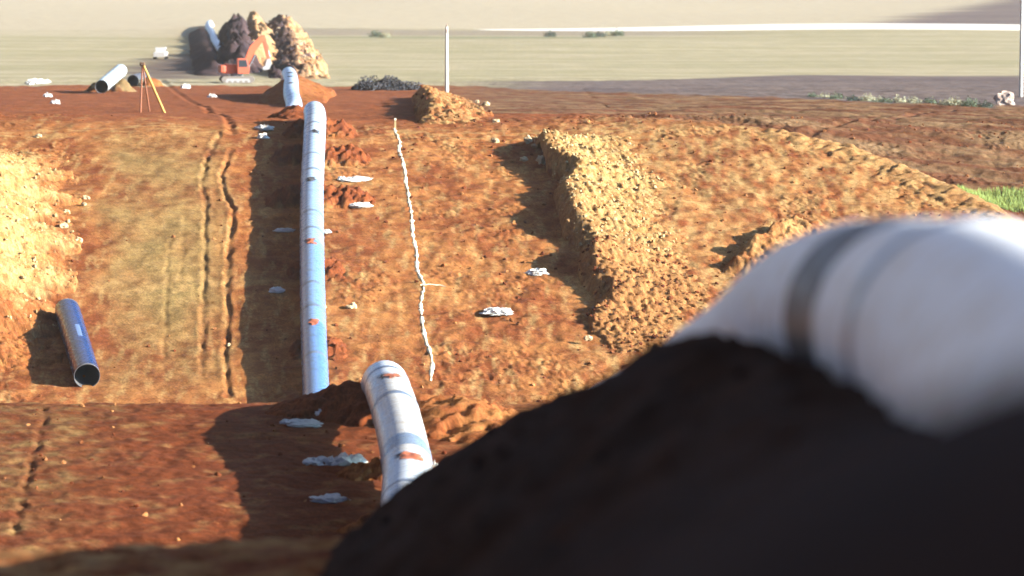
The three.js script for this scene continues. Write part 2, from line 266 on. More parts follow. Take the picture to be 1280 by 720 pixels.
const nearMound = (() => {                                           // the padding berm that carries the near pipe: its left flank faces the lens
  const crest = curve([[2.4, -0.4], [3.6, -0.42], [5, -0.54], [8, -0.97], [12, -1.56], [17, -2.12], [22, -2.48], [27, -2.8], [32, -3.6], [40, -4.8], [50, -6.6], [58, -9]]), cx = curve([[2.4, 0.8], [5, 0.86], [8, 1.2], [12, 1.5], [17, 1.62], [21, 1.66], [27, 1.38], [32, 1.2], [40, 0.6], [58, -0.8]]);
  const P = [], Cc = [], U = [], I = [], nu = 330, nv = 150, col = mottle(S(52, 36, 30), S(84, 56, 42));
  for (let i = 0; i <= nu; i++) { const d = 2.4 + 57.6 * (i / nu) ** 1.25; for (let j = 0; j <= nv; j++) {
    const v = -5.5 + 9 * j / nv, x = cx(d) + v, t = Math.abs(v); let y = crest(d) - (v < 0 ? 0.7 * (Math.sqrt(v * v + 0.09) - 0.3) + 0.23 * Math.max(0, t - 1.5) + 0.1 * ss(0.4, 2.4, t) * n2c(d * 0.3, 4) : Math.min(0.5 * (Math.sqrt(v * v + 0.09) - 0.3), 0.75) + 0.12 * Math.max(0, v - 1.5));
    y += (0.14 * fbm(x * 1.1 + 6, d * 0.9, 5) + 0.09 * (ridged(x * 1.6, d * 1.3, 4) - 0.6)) * ss(9, 24, d);
    if (i === 0 || i === nu || j === 0 || j === nv) y = Math.min(y, height(x, d) - 0.4);
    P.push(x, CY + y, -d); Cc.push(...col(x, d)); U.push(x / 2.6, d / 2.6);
  } }
  for (let i = 0; i < nu; i++) for (let j = 0; j < nv; j++) { const a = i * (nv + 1) + j, b = a + nv + 1; I.push(a, a + 1, b, b, a + 1, b + 1); }
  const g = new THREE.BufferGeometry(); g.setAttribute('position', new THREE.Float32BufferAttribute(P, 3)); g.setAttribute('color', new THREE.Float32BufferAttribute(Cc, 3)); g.setAttribute('uv', new THREE.Float32BufferAttribute(U, 2)); g.setIndex(I); g.computeVertexNormals();
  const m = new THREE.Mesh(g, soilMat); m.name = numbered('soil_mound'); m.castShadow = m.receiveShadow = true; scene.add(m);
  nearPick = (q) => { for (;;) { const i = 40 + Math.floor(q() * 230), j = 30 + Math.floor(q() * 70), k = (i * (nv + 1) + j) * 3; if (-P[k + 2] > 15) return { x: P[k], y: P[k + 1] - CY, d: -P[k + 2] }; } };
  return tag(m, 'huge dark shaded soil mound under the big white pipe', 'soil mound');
})();

// ------------------------------------------------------------------ pipes
const coat = dataTex(512, (u, v) => { const a = loop(u, v, 2), b = loop(u, v, 7), st = ss(0.3, 0.8, a + 0.5 * b), s = 0.975 + 0.012 * b; return [s * lerp(1, 0.92, st), s * lerp(1, 0.88, st), s * lerp(1, 0.82, st)]; }, true);
const coatRough = dataTex(256, (u, v) => { const s = 0.62 + 0.18 * loop(u, v, 3) + 0.12 * loop(u, v, 10); return [s, s, s]; });
const pipeMat = (rgb, r = 0.5) => { const m = rough(rgb, r, { map: coat, roughnessMap: coatRough }); return m; };
const R = 0.71;
// tube along a path of d between two stations; open tubes get a wall
function tube(path, s0, s1, r, o = {}) {
  const n = o.n ?? Math.max(2, Math.ceil((s1 - s0) / 1.0)), m = o.m ?? 40, P = [], U = [], I = [], up = new THREE.Vector3(0, 1, 0);
  for (let i = 0; i <= n; i++) {
    const s = s0 + (s1 - s0) * i / n, p = path(s), q = path(s + 0.02).sub(path(s - 0.02)).normalize(), a = new THREE.Vector3().crossVectors(q, up).normalize(), b = new THREE.Vector3().crossVectors(a, q);
    for (let j = 0; j <= m; j++) { const t = o.a0 !== undefined ? o.a0 + (o.a1 - o.a0) * j / m + (o.jag ?? 0) * n2b(s * 3 + (j > m / 2 ? 9 : 0), s0) * Math.abs(j / m - 0.5) : TAU * j / m, rr = r + (o.edge && (i === 0 || i === n) ? -o.edge : 0), c = Math.cos(t) * rr, e = Math.sin(t) * rr; P.push(p.x + a.x * c + b.x * e, p.y + a.y * c + b.y * e, p.z + a.z * c + b.z * e); U.push(s / 4.5, t * R / 4.46); }
  }
  for (let i = 0; i < n; i++) for (let j = 0; j < m; j++) { const a = i * (m + 1) + j, b = a + m + 1; if (o.inside) I.push(a, b, a + 1, a + 1, b, b + 1); else I.push(a, a + 1, b, b, a + 1, b + 1); }
  const g = new THREE.BufferGeometry(); g.setAttribute('position', new THREE.Float32BufferAttribute(P, 3)); g.setAttribute('uv', new THREE.Float32BufferAttribute(U, 2)); g.setIndex(I); g.computeVertexNormals(); return g;
}
function wallRing(path, s, r0, r1, m = 40) {
  const p = path(s), q = path(s + 0.02).sub(path(s - 0.02)).normalize(), g = new THREE.RingGeometry(r0, r1, m, 1); g.lookAt(q); g.translate(p.x, p.y, p.z); return g;
}
const steel = rough([0.045, 0.04, 0.04], 0.75);
const sleeveMat = pipeMat(S(150, 172, 198), 0.55), sleeveDark = pipeMat(S(104, 100, 104), 0.9), seamMat = pipeMat(S(128, 146, 172), 0.6), orangeMat = rough(S(205, 106, 62), 0.8), darkTape = rough(S(70, 66, 70), 0.8);
// a run of pipe: knots [d, x, y]; lengths of pipe butt at the welds, each weld under a sleeve
function pipeline(label, knots, welds, colors, o = {}) {
  const fx = curve(knots.map((k) => [k[0], k[1]])), fy = curve(knots.map((k) => [k[0], k[2]])), path = (s) => new THREE.Vector3(fx(s), CY + fy(s), -s);
  const t = thing('pipeline_section', label, 'pipeline', [0, 0, 0], 0, undefined);
  for (let i = 0; i < welds.length - 1; i++) {
    const l = part('pipe_length', tube(path, welds[i], welds[i + 1], R, { n: o.n ?? Math.ceil((welds[i + 1] - welds[i]) * (o.dens ?? 1.2)), m: o.m ?? 48 }), pipeMat(colors[i % colors.length], o.gloss ?? 0.5), t);
    for (const e of [0, 1]) if ((i === 0 && !e) || (i === welds.length - 2 && e)) part('end_cap', wallRing(path, welds[i + e], 0.001, R, 32), steel, t);
  }
  for (const [s, w, mat] of o.sleeves ?? []) part('joint_sleeve', tube(path, s - w / 2, s + w / 2, R + 0.014, { n: 6, m: o.m ?? 48, edge: 0.012 }), mat ?? sleeveMat, t);
  for (const [s, w, a, b, dark] of o.tapes ?? []) {                  // scraps of orange wrapping on the crown
    const g = tube(path, s - w / 2, s + w / 2, R + 0.035, { n: 12, m: 10, a0: a, a1: b, edge: 0.03, jag: 0.55 }), q = g.attributes.position;
    const c = path(s); for (let i = 0; i < q.count; i++) { const k = 1 + 0.03 * n3(q.getX(i) * 4, q.getY(i) * 4, q.getZ(i) * 2); q.setX(i, c.x + (q.getX(i) - c.x) * k); q.setY(i, path(-q.getZ(i)).y + (q.getY(i) - path(-q.getZ(i)).y) * (1 + 0.05 * n3(q.getX(i) * 3, 2, q.getZ(i) * 2))); }
    g.computeVertexNormals(); part('wrapping_scrap', g, dark ? darkTape : orangeMat, t);
  }
  t.userData.path = undefined; delete t.userData.path;
  return { t, path, fx, fy };
}
const white = S(236, 240, 244, 0.84), white2 = S(222, 228, 234, 0.62), white3 = S(232, 238, 244, 0.82);
pipeline('big white pipe with a dark joint band lying on the soil mound', [[-6, 2.1, -3.2], [0, 2.15, -2.1], [3, 2.2, -1.87], [8, 2.3, -1.85], [14, 2.42, -1.98], [20, 2.6, -2.16], [25, 2.64, -2.5], [27, 2.6, -2.64], [30, 2.5, -2.98], [34, 2.3, -3.75], [40, 1.75, -4.95], [50, 0.9, -6.7]], [-6, 0.6, 12.6, 24.9, 36.5, 50], [white, white3], {
  dens: 3, m: 72, gloss: 1.1, sleeves: [[25.0, 2.4, sleeveDark], [21.0, 0.42, seamMat]] });
const dM = [88, 103, 115, 127];
const mid = pipeline('dirty white pipe arching over the bench with two orange scraps on top', [[86, -2.1, -15.6], [92, -2.45, -15.3], [98, -2.78, -14.88], [103, -2.9, -14.5], [109, -3.3, -14.0], [114, -3.75, -13.6], [117.5, -4.0, -13.62], [121, -4.3, -14.3], [126, -4.8, -15.8]], [86, 91.2, 103, 114.5, 126], [white2, S(218, 226, 232, 0.49), S(224, 222, 214, 0.49)], {
  dens: 2, sleeves: [[104.6, 1.5, sleeveMat], [111.0, 0.4, seamMat], [116, 0.5, seamMat], [99.2, 0.3, seamMat]], tapes: [[102.3, 0.9, 1.1, 1.75], [102.5, 0.6, 1.75, 2.0, true], [113.4, 0.9, 1.2, 1.8], [113.5, 0.7, 1.8, 2.05, true]] });
const mp = [[490, 395, 195], [420, 392, 203], [318, 390, 214.6], [232, 390, 226], [168, 392.5, 237], [137, 394, 243.5]].map(([y, x, d]) => { const q = at(x, y, d); return [d, q.x, baseHeight(q.x, d) + 0.86]; });
const last = mp[mp.length - 1];
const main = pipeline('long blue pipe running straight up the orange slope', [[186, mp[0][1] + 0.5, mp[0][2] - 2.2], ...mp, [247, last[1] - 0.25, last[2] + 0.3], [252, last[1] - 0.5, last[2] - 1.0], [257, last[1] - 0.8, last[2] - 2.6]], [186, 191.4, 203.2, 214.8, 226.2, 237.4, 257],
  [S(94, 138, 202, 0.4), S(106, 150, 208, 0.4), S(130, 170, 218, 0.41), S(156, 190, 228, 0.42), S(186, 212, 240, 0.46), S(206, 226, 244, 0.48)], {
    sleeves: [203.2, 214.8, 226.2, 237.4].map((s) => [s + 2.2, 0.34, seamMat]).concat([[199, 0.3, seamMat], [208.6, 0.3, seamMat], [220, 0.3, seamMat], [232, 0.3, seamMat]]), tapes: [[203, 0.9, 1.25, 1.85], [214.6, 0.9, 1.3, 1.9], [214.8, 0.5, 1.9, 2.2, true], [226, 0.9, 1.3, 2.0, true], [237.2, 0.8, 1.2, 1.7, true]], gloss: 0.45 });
const p3a = at(365, 141, 312), p3b = at(364, 118, 334), p3c = at(363, 98, 364), p3d = at(362.5, 93, 378);
pipeline('short pale blue pipe section climbing the red hump with dark marks on top', [[306, p3a.x, p3a.y - 0.6], [312, p3a.x, p3a.y], [334, p3b.x, p3b.y], [364, p3c.x, p3c.y], [376, p3d.x, p3d.y + 0.1], [388, p3d.x - 1, p3d.y - 2]], [306, 318, 334, 350, 364, 388], [S(206, 222, 244, 0.44), S(188, 214, 244, 0.42)], { sleeves: [[324, 0.6, seamMat], [345, 0.6, seamMat]], tapes: [[340, 1.6, 1.3, 1.9, true], [352, 1.6, 1.3, 1.9, true], [360, 1.6, 1.3, 1.9, true]] });
const pf = [[286, 79, 548], [281, 74, 562], [270, 62, 620], [265, 50, 690], [262, 35, 790]].map(([x, y, d]) => { const q = at(x, y, d); return [d, q.x, Math.max(q.y, baseHeight(q.x, d) + 0.9)]; });
pipeline('thin distant white pipe curving between the far spoil ridges', [...pf, [810, pf[4][1] - 1, pf[4][2] - 1.5]], [548, 600, 660, 720, 810], [S(226, 232, 240, 0.48)], { dens: 0.4 });

// soil supports heaped under the pipes
const padLabel = ['crumbly red soil pad under the blue pipe beside the chalk line stake', 'red soil pad with white sheet beside it under the blue pipe', 'broad red soil pad under the blue pipe below the white sheet', 'low soil pad hidden under the middle of the blue pipe', 'low soil pad under the lower end of the blue pipe'];
[[243, 0.9, 2.6], [236.2, 0.95, 3.4], [226.6, 1.0, 3.6], [214, 0.5, 1.8], [203, 0.5, 1.7]].forEach(([d, h, w], i) => {
  const x = main.fx(d); berm('soil_pad', padLabel[i], 'soil pad', [[x - w * 0.9, d], [x - 0.4, d], [x + w * 1.15, d + 0.3]], { l: 1.5, r: 1.7, h, res: 0.12, rough: 0.4, f: 1.5, cob: 0.4, seed: 41 + i * 7, end: w * 0.5, vary: 0.15, color: darkSoil });
});
berm('soil_mound', 'broad soil saddle under the top of the dirty white pipe', 'soil mound', [[-8.4, 120.6], [-6.3, 120], [-4.2, 118.6], [-1.8, 116.5], [0.6, 114]], { l: 3.2, r: 2.0, h: 1.0, res: 0.1, rough: 0.22, f: 1.4, seed: 71, e0: 3.5, e1: 3.2, vary: 0.12, color: (x, d) => mix(darkSoil(x, d), redSoil(x, d), ss(-4, -2, x)) });  // shaded left and sunlit right of the pipe put into the soil colour
[[108.4, 0.5, 'soil pad under the dirty white pipe beside the crumpled white sheets'], [100.4, 0.5, 'reddish soil pad under the lower end of the dirty white pipe']].forEach(([d, h, l], i) => { const x = mid.fx(d); berm('soil_pad', l, 'soil pad', [[x - 2.3, d], [x, d], [x + 1.8, d]], { l: 0.9, r: 1, h, res: 0.08, rough: 0.2, f: 2, seed: 81 + i, end: 1.6, vary: 0.1, color: redSoil }); });
berm('soil_hump', 'red soil hump carrying the short pale blue pipe section', 'soil mound', [[p3b.x - 0.2, 322], [p3c.x, 358], [p3c.x - 0.3, 378], [p3d.x - 1, 396]], { l: 2.4, r: 4.2, h: 2.1, res: 0.3, rough: 0.25, f: 0.8, seed: 91, e0: 34, e1: 14, vary: 0.05, color: (x, d) => mix(redSoil(x, d), C.deep, 0.25) });
berm('soil_heap', 'dark soil heap beside the upper end of the blue pipe', 'soil mound', [[last[1] - 3.6, 258], [last[1] - 1.8, 256], [last[1] - 0.4, 254]], { l: 2, r: 2, h: 0.9, res: 0.2, rough: 0.3, f: 1.3, seed: 93, end: 2.2, color: darkSoil });

// far spoil ridges along the trench
const lineFar = (pts) => pts.map(([x, y]) => { const g = ground(x, y, 400, 1200); return [g.x, g.d]; });
const purple = mottle(S(78, 64, 72), S(122, 98, 98), 0.3), peach = mottle(S(226, 160, 112), S(252, 212, 160), 0.3);  // shade and sun on the trench spoil put into these two colours
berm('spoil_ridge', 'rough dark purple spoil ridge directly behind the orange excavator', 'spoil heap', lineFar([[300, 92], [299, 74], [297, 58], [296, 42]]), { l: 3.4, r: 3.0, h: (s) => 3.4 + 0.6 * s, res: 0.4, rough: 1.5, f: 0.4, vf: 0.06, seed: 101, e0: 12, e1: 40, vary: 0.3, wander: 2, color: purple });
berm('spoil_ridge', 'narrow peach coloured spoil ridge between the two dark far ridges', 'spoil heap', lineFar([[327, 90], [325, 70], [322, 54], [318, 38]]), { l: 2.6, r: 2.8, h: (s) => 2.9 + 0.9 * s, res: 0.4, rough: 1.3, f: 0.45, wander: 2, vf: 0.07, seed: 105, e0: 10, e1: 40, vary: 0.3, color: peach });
berm('spoil_ridge', 'low dark strip of earth standing for shade left of the distant white pipe', 'bank', lineFar([[270, 96], [262, 74], [256, 56], [253, 40]]), { l: 3.0, r: 2.4, h: 1.5, res: 0.8, rough: 0.5, f: 0.3, vf: 0.06, seed: 107, e0: 20, e1: 30, vary: 0.3, color: purple });  // dark bank added in place of the shade beside the pipe
const far2 = [[372, 100], [366, 82], [358, 62], [352, 46], [346, 34]].map(([x, y]) => { const g = ground(x, y, 400, 1200); return [g.x, g.d]; });
const farRidge = berm('spoil_ridge', 'far rocky spoil ridge with pale stones right of the trench', 'spoil heap', far2, { l: 3.6, r: 4.4, h: (s) => 1.5 + 1.9 * s, res: 0.4, rough: 1.5, f: 0.45, wander: 2, vf: 0.08, seed: 111, e0: 30, e1: 60, vary: 0.5, color: (x, d, h, t, v) => mix(purple(x, d), peach(x, d), ss(-0.6, 1.6, v + 2.2 * fbm(x * 0.25, d * 0.15, 3))) });  // left flank coloured as shaded, right flank as sunlit

// loose pipe lengths: an open steel tube with a coating
function loosePipe(label, a, b, rgb, o = {}) {
  const A = new THREE.Vector3(a.x, CY + a.y, -a.d), B = new THREE.Vector3(b.x, CY + b.y, -b.d), L = A.distanceTo(B), dir = B.clone().sub(A).normalize(), path = (s) => A.clone().addScaledVector(dir, s);
  const t = thing('loose_pipe', label, 'pipe');
  part('coating', tube(path, 0.12, L - 0.12, R, { n: 10, m: 48 }), pipeMat(rgb, 0.42), t);
  part('inner_wall', tube(path, 0, L, R - 0.03, { n: 10, m: 40, inside: true }), steel, t);
  const bare = rough([0.12, 0.12, 0.13], 0.5, { metalness: 0.4 }); for (const e of [0, L - 0.12]) part('bare_end', tube(path, e, e + 0.12, R - 0.006, { n: 1, m: 40 }), bare, t);
  for (const e of [0, L]) part('end_rim', wallRing(path, e, R - 0.03, R - 0.006), bare, t);
  if (o.label) { const g = tube(path, L * 0.42, L * 0.42 + 1.7, R + 0.004, { n: 4, m: 8, a0: 1.25, a1: 1.62 }); part('white_sticker', g, rough(S(112, 140, 186), 0.6), t); }
  return t;
}
const onGround = (px, py, near, far, up = R - 0.06) => { const g = ground(px, py, near, far); return { x: g.x, d: g.d, y: height(g.x, g.d) + up }; };
const la = onGround(109, 486, 190, 300), lb = onGround(84, 404, 190, 300);
loosePipe('loose blue pipe with an open black end lying below the pale spoil heap', la, lb, S(50, 82, 142, 0.28), { label: true });
const l1 = onGround(127, 117, 300, 420); loosePipe('loose white pipe with a round black mouth propped on brown earth near the fields', l1, { x: l1.x + 0.75, d: l1.d + 12, y: l1.y + 1.3 }, S(214, 232, 236, 0.46));
const l2 = onGround(166, 108, 300, 436); loosePipe('loose dark mouthed pipe lying end on behind the yellow poles', l2, { x: l2.x + 0.2, d: l2.d + 12, y: l2.y - 0.1 }, S(120, 110, 90, 0.33));
berm('soil_heap', 'small brown earth heap propping up the loose white pipe', 'soil mound', [[l1.x - 3.2, l1.d + 11], [l1.x + 0.6, l1.d + 10.5], [l1.x + 2.6, l1.d + 10]], { l: 1.8, r: 1.8, h: 1.25, res: 0.25, rough: 0.35, f: 0.9, seed: 121, end: 1.4, color: mottle(S(150, 118, 84), S(190, 160, 110)) });
berm('soil_heap', 'small orange earth heap beside the loose dark mouthed pipe', 'soil mound', [[l2.x + 0.5, l2.d + 1], [l2.x + 2, l2.d + 1.5], [l2.x + 3.6, l2.d + 2]], { l: 1.4, r: 1.6, h: 1.0, res: 0.25, rough: 0.3, f: 0.9, seed: 127, end: 1.3, color: redSoil });

// ------------------------------------------------------------------ chalk line and its stake
{
  const pts = poly([[495, 160], [499, 185], [504, 215], [511, 255], [516, 292], [521, 330], [527, 362], [528, 392], [534, 430], [541, 478]], 190, 300).reverse();
  const chalk = rough(S(250, 240, 205, 0.48), 0.95);
  function strip(p, w) {
    const len = [0]; for (let i = 1; i < p.length; i++) len[i] = len[i - 1] + Math.hypot(p[i][0] - p[i - 1][0], p[i][1] - p[i - 1][1]);
    const cx = curve(p.map((q, i) => [len[i], q[0]])), cd = curve(p.map((q, i) => [len[i], q[1]])), L = len[len.length - 1], n = Math.round(L / 0.12), P = [], I = [];
    for (let i = 0; i <= n; i++) {
      const s = L * i / n, k = 0.1, tx = cx(s + k) - cx(s - k), td = cd(s + k) - cd(s - k), tl = Math.hypot(tx, td) || 1, px = td / tl, pd = -tx / tl;
      const x0 = cx(s) + px * (0.16 * n2b(s * 0.16, 1) + 0.02 * n2b(s * 2, 5)), d0 = cd(s) + pd * 0.1 * n2b(s * 0.16, 1), ww = w * Math.max(0.25, 0.9 + 0.6 * n2c(s * 0.9, 3) + 0.35 * n2c(s * 3.1, 8));
      for (let j = 0; j < 5; j++) { const v = (j - 2) / 2 * ww, x = x0 + px * v, d = d0 + pd * v, y = height(x, d) + [-0.05, 0.02, 0.035, 0.02, -0.05][j]; P.push(x, CY + y, -d); }
    }
    for (let i = 0; i < n; i++) for (let j = 0; j < 4; j++) { const a = i * 5 + j, b = a + 5; I.push(a, a + 1, b, b, a + 1, b + 1); }
    const g = new THREE.BufferGeometry(); g.setAttribute('position', new THREE.Float32BufferAttribute(P, 3)); g.setIndex(I); g.computeVertexNormals(); return g;
  }
  const line = thing('chalk_line', 'wavering white chalk line running up the orange slope', 'chalk line');
  part('chalk_strip', strip(pts, 0.15), chalk, line);
  part('chalk_branch', strip(poly([[527, 360], [536, 357], [548, 357], [558, 359]], 190, 300), 0.07), chalk, line);
  const g = ground(494, 160, 190, 300), st = thing('survey_stake', 'small pale wooden stake at the head of the chalk line', 'stake', [g.x, CY + height(g.x, g.d), -g.d]);
  const shaft = new THREE.BoxGeometry(0.12, 0.62, 0.12, 1, 4, 1); shaft.translate(0, 0.26, 0); part('shaft', shaft, rough(S(232, 200, 140), 0.9), st);
  const cap = new RoundedBoxGeometry(0.15, 0.14, 0.15, 2, 0.02); cap.translate(0, 0.63, 0); part('painted_head', cap, rough(S(250, 244, 220, 0.48), 0.8), st);
}

// ------------------------------------------------------------------ white plastic sheets and bags
function crumple(l, w, h, seed) {
  const g = new THREE.IcosahedronGeometry(1, 5), p = g.attributes.position;
  for (let i = 0; i < p.count; i++) {
    let x = p.getX(i), y = p.getY(i), z = p.getZ(i); const k = 1 + 0.28 * n3(x * 1.3 + seed, y * 1.3, z * 1.3) + 0.16 * n3(x * 3.3, y * 3 + seed, z * 3.3), f = 0.22 * Math.abs(n3(x * 2.4 + seed * 2, 4, z * 4.1));
    p.setXYZ(i, x * k * l / 2, (y > 0 ? y * (k - 1.6 * f + 0.25 * n3(x * 7, seed, z * 7)) * h * 1.2 : y * 0.12) , z * k * w / 2);
  }
  g.computeVertexNormals(); return g;
}
const plastic = rough(S(246, 240, 228, 0.46), 0.7);
[[330, 163, 1.3, 0.5, 0.22, 'white plastic sheet beside the upper blue pipe, the flatter of a pair'], [329, 173, 0.75, 0.6, 0.25, 'small rounded white bag beside the upper blue pipe'],
 [447, 226, 2.1, 0.9, 0.2, 'long white plastic sheet spread right of the blue pipe'], [428, 226, 0.6, 0.6, 0.16, 'small white scrap next to the long plastic sheet'], [451, 259, 1.3, 0.8, 0.2, 'white plastic sheet draped on a red soil pad'],
 [356, 291, 1.2, 0.4, 0.14, 'thin grey white strip in the shadow of the blue pipe'], [346, 366, 0.9, 0.5, 0.2, 'white bag lying in the long shadow of the blue pipe'], [408, 293, 0.6, 0.4, 0.14, 'tiny white scrap touching the right side of the blue pipe'],
 [622, 394, 1.7, 1.1, 0.28, 'bright white crumpled sheet left of the spoil ridge'], [673, 342, 1.3, 0.8, 0.25, 'white crumpled sheet at the foot of the spoil ridge'],
 [402, 523, 0.62, 0.5, 0.2, 'folded white bag in the shade below the soil saddle'], [380, 534, 1.15, 0.45, 0.14, 'white strip of sheeting in the shade below the soil saddle'], [400, 581, 0.95, 0.5, 0.16, 'long white roll lying left of the dirty white pipe'], [434, 582, 1.1, 0.7, 0.3, 'crumpled white bag left of the dirty white pipe'], [412, 628, 1.0, 0.4, 0.15, 'white strip beside the reddish soil pad'], [364, 531, 0.7, 0.35, 0.1, 'faint grey white strip at the rim of the shade'],
 [541, 590, 0.3, 0.3, 0.2, 'small white knob right of the dirty white pipe'], [47, 105, 2.6, 1, 0.45, 'long white heap of sheets at the edge of the fields'], [38, 106, 0.9, 0.7, 0.35, 'short white bag by the long white heap of sheets'], [60, 121, 0.9, 0.8, 0.3, 'small white bag on red soil near the long sheets'], [69, 130, 0.8, 0.7, 0.3, 'grey white bag on red soil below the small white bag'], [232, 111, 1, 0.8, 0.4, 'small white bag on red soil left of the excavator'], [265, 122, 0.9, 0.7, 0.25, 'pale orange white bag on red soil below the excavator'],
].forEach(([px, py, l, w, h, label], i) => {
  const near = py > 500 && px < 600 ? 85 : 190, g = ground(px, py, near, 470), m = new THREE.Mesh(crumple(l, w, h, i * 3.7 + 1), plastic);
  m.name = numbered('plastic_sheet'); m.position.set(g.x, CY + height(g.x, g.d) + 0.03, -g.d); m.rotation.y = (rnd() - 0.5) * 0.5; m.castShadow = m.receiveShadow = true; scene.add(m); tag(m, label, 'plastic sheet', 'white sheets and bags left on the site');
});

// ------------------------------------------------------------------ stones
function rock(seed, detail = 1) { const g = new THREE.IcosahedronGeometry(1, detail), p = g.attributes.position; for (let i = 0; i < p.count; i++) { const x = p.getX(i), y = p.getY(i), z = p.getZ(i), k = 1 + 0.42 * n3(x * 0.9 + seed, y * 0.9, z * 0.9) + 0.12 * n3(x * 2.6, y * 2.6 + seed, z * 2.6); p.setXYZ(i, x * k * 1.15, y * k * 0.75, z * k * 0.95); } g.computeVertexNormals(); return g; }
const rockGeo = [rock(1), rock(5.3), rock(9.1)], stoneMat = new THREE.MeshPhysicalMaterial({ roughness: 1, specularIntensity: 0.15 });
function strew(name, label, n, pick, size, col, seed) {
  const r = rng(seed), m = new THREE.InstancedMesh(rockGeo[seed % 3], stoneMat, n), M = new THREE.Matrix4(), q = new THREE.Quaternion(), e = new THREE.Euler(), c = new THREE.Color(); let k = 0;
  for (let guard = 0; k < n && guard < n * 30; guard++) {
    const p = pick(r); if (!p) continue;
    const s = size * (0.35 + 2.6 * r() ** 5); q.setFromEuler(e.set(r() * 6, r() * 6, r() * 6));
    M.compose(new THREE.Vector3(p.x, CY + p.y + s * 0.15, -p.d), q, new THREE.Vector3(s, s * (0.6 + 0.5 * r()), s)); m.setMatrixAt(k, M); const w = col(r, p); m.setColorAt(k, c.setRGB(...w)); k++;
  }
  m.count = k; m.name = numbered(name); m.userData = { label, category: 'stones', kind: 'stuff' }; m.castShadow = m.receiveShadow = true; scene.add(m);
}
const paleStone = (r) => mix(S(190, 128, 76), S(248, 216, 156), r() ** 0.6), redStone = (r) => mix(S(130, 66, 40), S(226, 160, 98), r() ** 3);
strew('rubble', 'loose pale rubble covering the large yellow spoil heap', 2600, (r) => { const p = leftHeap.pick(r); return p.up > 0.15 && p.d > 205 ? p : null; }, 0.045, paleStone, 300);
strew('rubble', 'loose stones covering the long spoil ridge', 3000, (r) => { const p = ridge.pick(r); return p.up > 0.1 ? p : null; }, 0.045, (r, p) => p.d > 216 ? paleStone(r) : redStone(r), 301);
strew('rubble', 'loose stones on the spoil heap by the utility pole', 500, (r) => { const p = ridge2.pick(r); return p.up > 0.1 ? p : null; }, 0.07, redStone, 302);
strew('rubble', 'pale stones on the far rocky spoil ridge', 900, (r) => { const p = farRidge.pick(r); return p.up > 0.4 ? p : null; }, 0.16, (r) => mix(S(120, 92, 88), S(240, 205, 165), r() ** 1.6), 303);
strew('rubble', 'crumbs of soil and stone strewn over the slope', 3500, (r) => { const d = 192 + 60 * r(), x = (r() * 2 - 1) * 34; if (Math.abs(x - laneX(d)) < 5 && r() < 0.85) return null; if (x < -8 && r() < 0.5) return null; return { x, d, y: height(x, d) }; }, 0.045, redStone, 304);
strew('rubble', 'crumbs of soil strewn over the red bench', 600, (r) => { const d = 97 + 26 * r(), x = -17 + 18 * r(); return { x, d, y: height(x, d) }; }, 0.03, redStone, 305);
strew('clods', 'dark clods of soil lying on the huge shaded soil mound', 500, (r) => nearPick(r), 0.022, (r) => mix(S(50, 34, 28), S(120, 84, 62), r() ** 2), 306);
[[620, 150, 0.28], [660, 178, 0.3], [676, 176, 0.28], [655, 204, 0.26], [676, 205, 0.34], [619, 174, 0.26], [607, 128, 0.4], [597, 125, 0.24], [735, 428, 0.22], [668, 187, 0.22], [401, 430, 0.26], [440, 382, 0.3], [404, 384, 0.25], [286, 426, 0.16], [108, 244, 0.24], [105, 254, 0.2], [82, 262, 0.3], [79, 282, 0.3], [98, 300, 0.34], [48, 168, 0.25]].forEach(([px, py, s], i) => {
  const g = ground(px, py + 4, 190, 460), m = new THREE.Mesh(rock(20 + i * 2.3, 2), rough(S(232, 200, 150, 0.36), 0.95)); m.name = numbered('stone');
  let y = height(g.x, g.d) + 0.05; if (px > 640 && px < 800) y += 0.35;
  m.position.set(g.x, CY + y, -g.d); m.scale.setScalar(s * 0.8); m.rotation.set(i, i * 2, 0); m.castShadow = m.receiveShadow = true; scene.add(m);
  tag(m, px > 590 && px < 640 ? 'pale stone left of the spoil ridge' : px >= 640 ? 'pale stone stuck in the dark left face of the spoil ridge' : px > 280 ? 'pale stone on the slope near the blue pipe' : 'pale stone at the right foot of the large yellow spoil heap', 'stone', px >= 640 ? 'pale stones in the ridge' : px > 590 ? 'pale stones left of the ridge' : px > 280 ? 'pale stones near the blue pipe' : 'pale stones below the yellow heap');
});

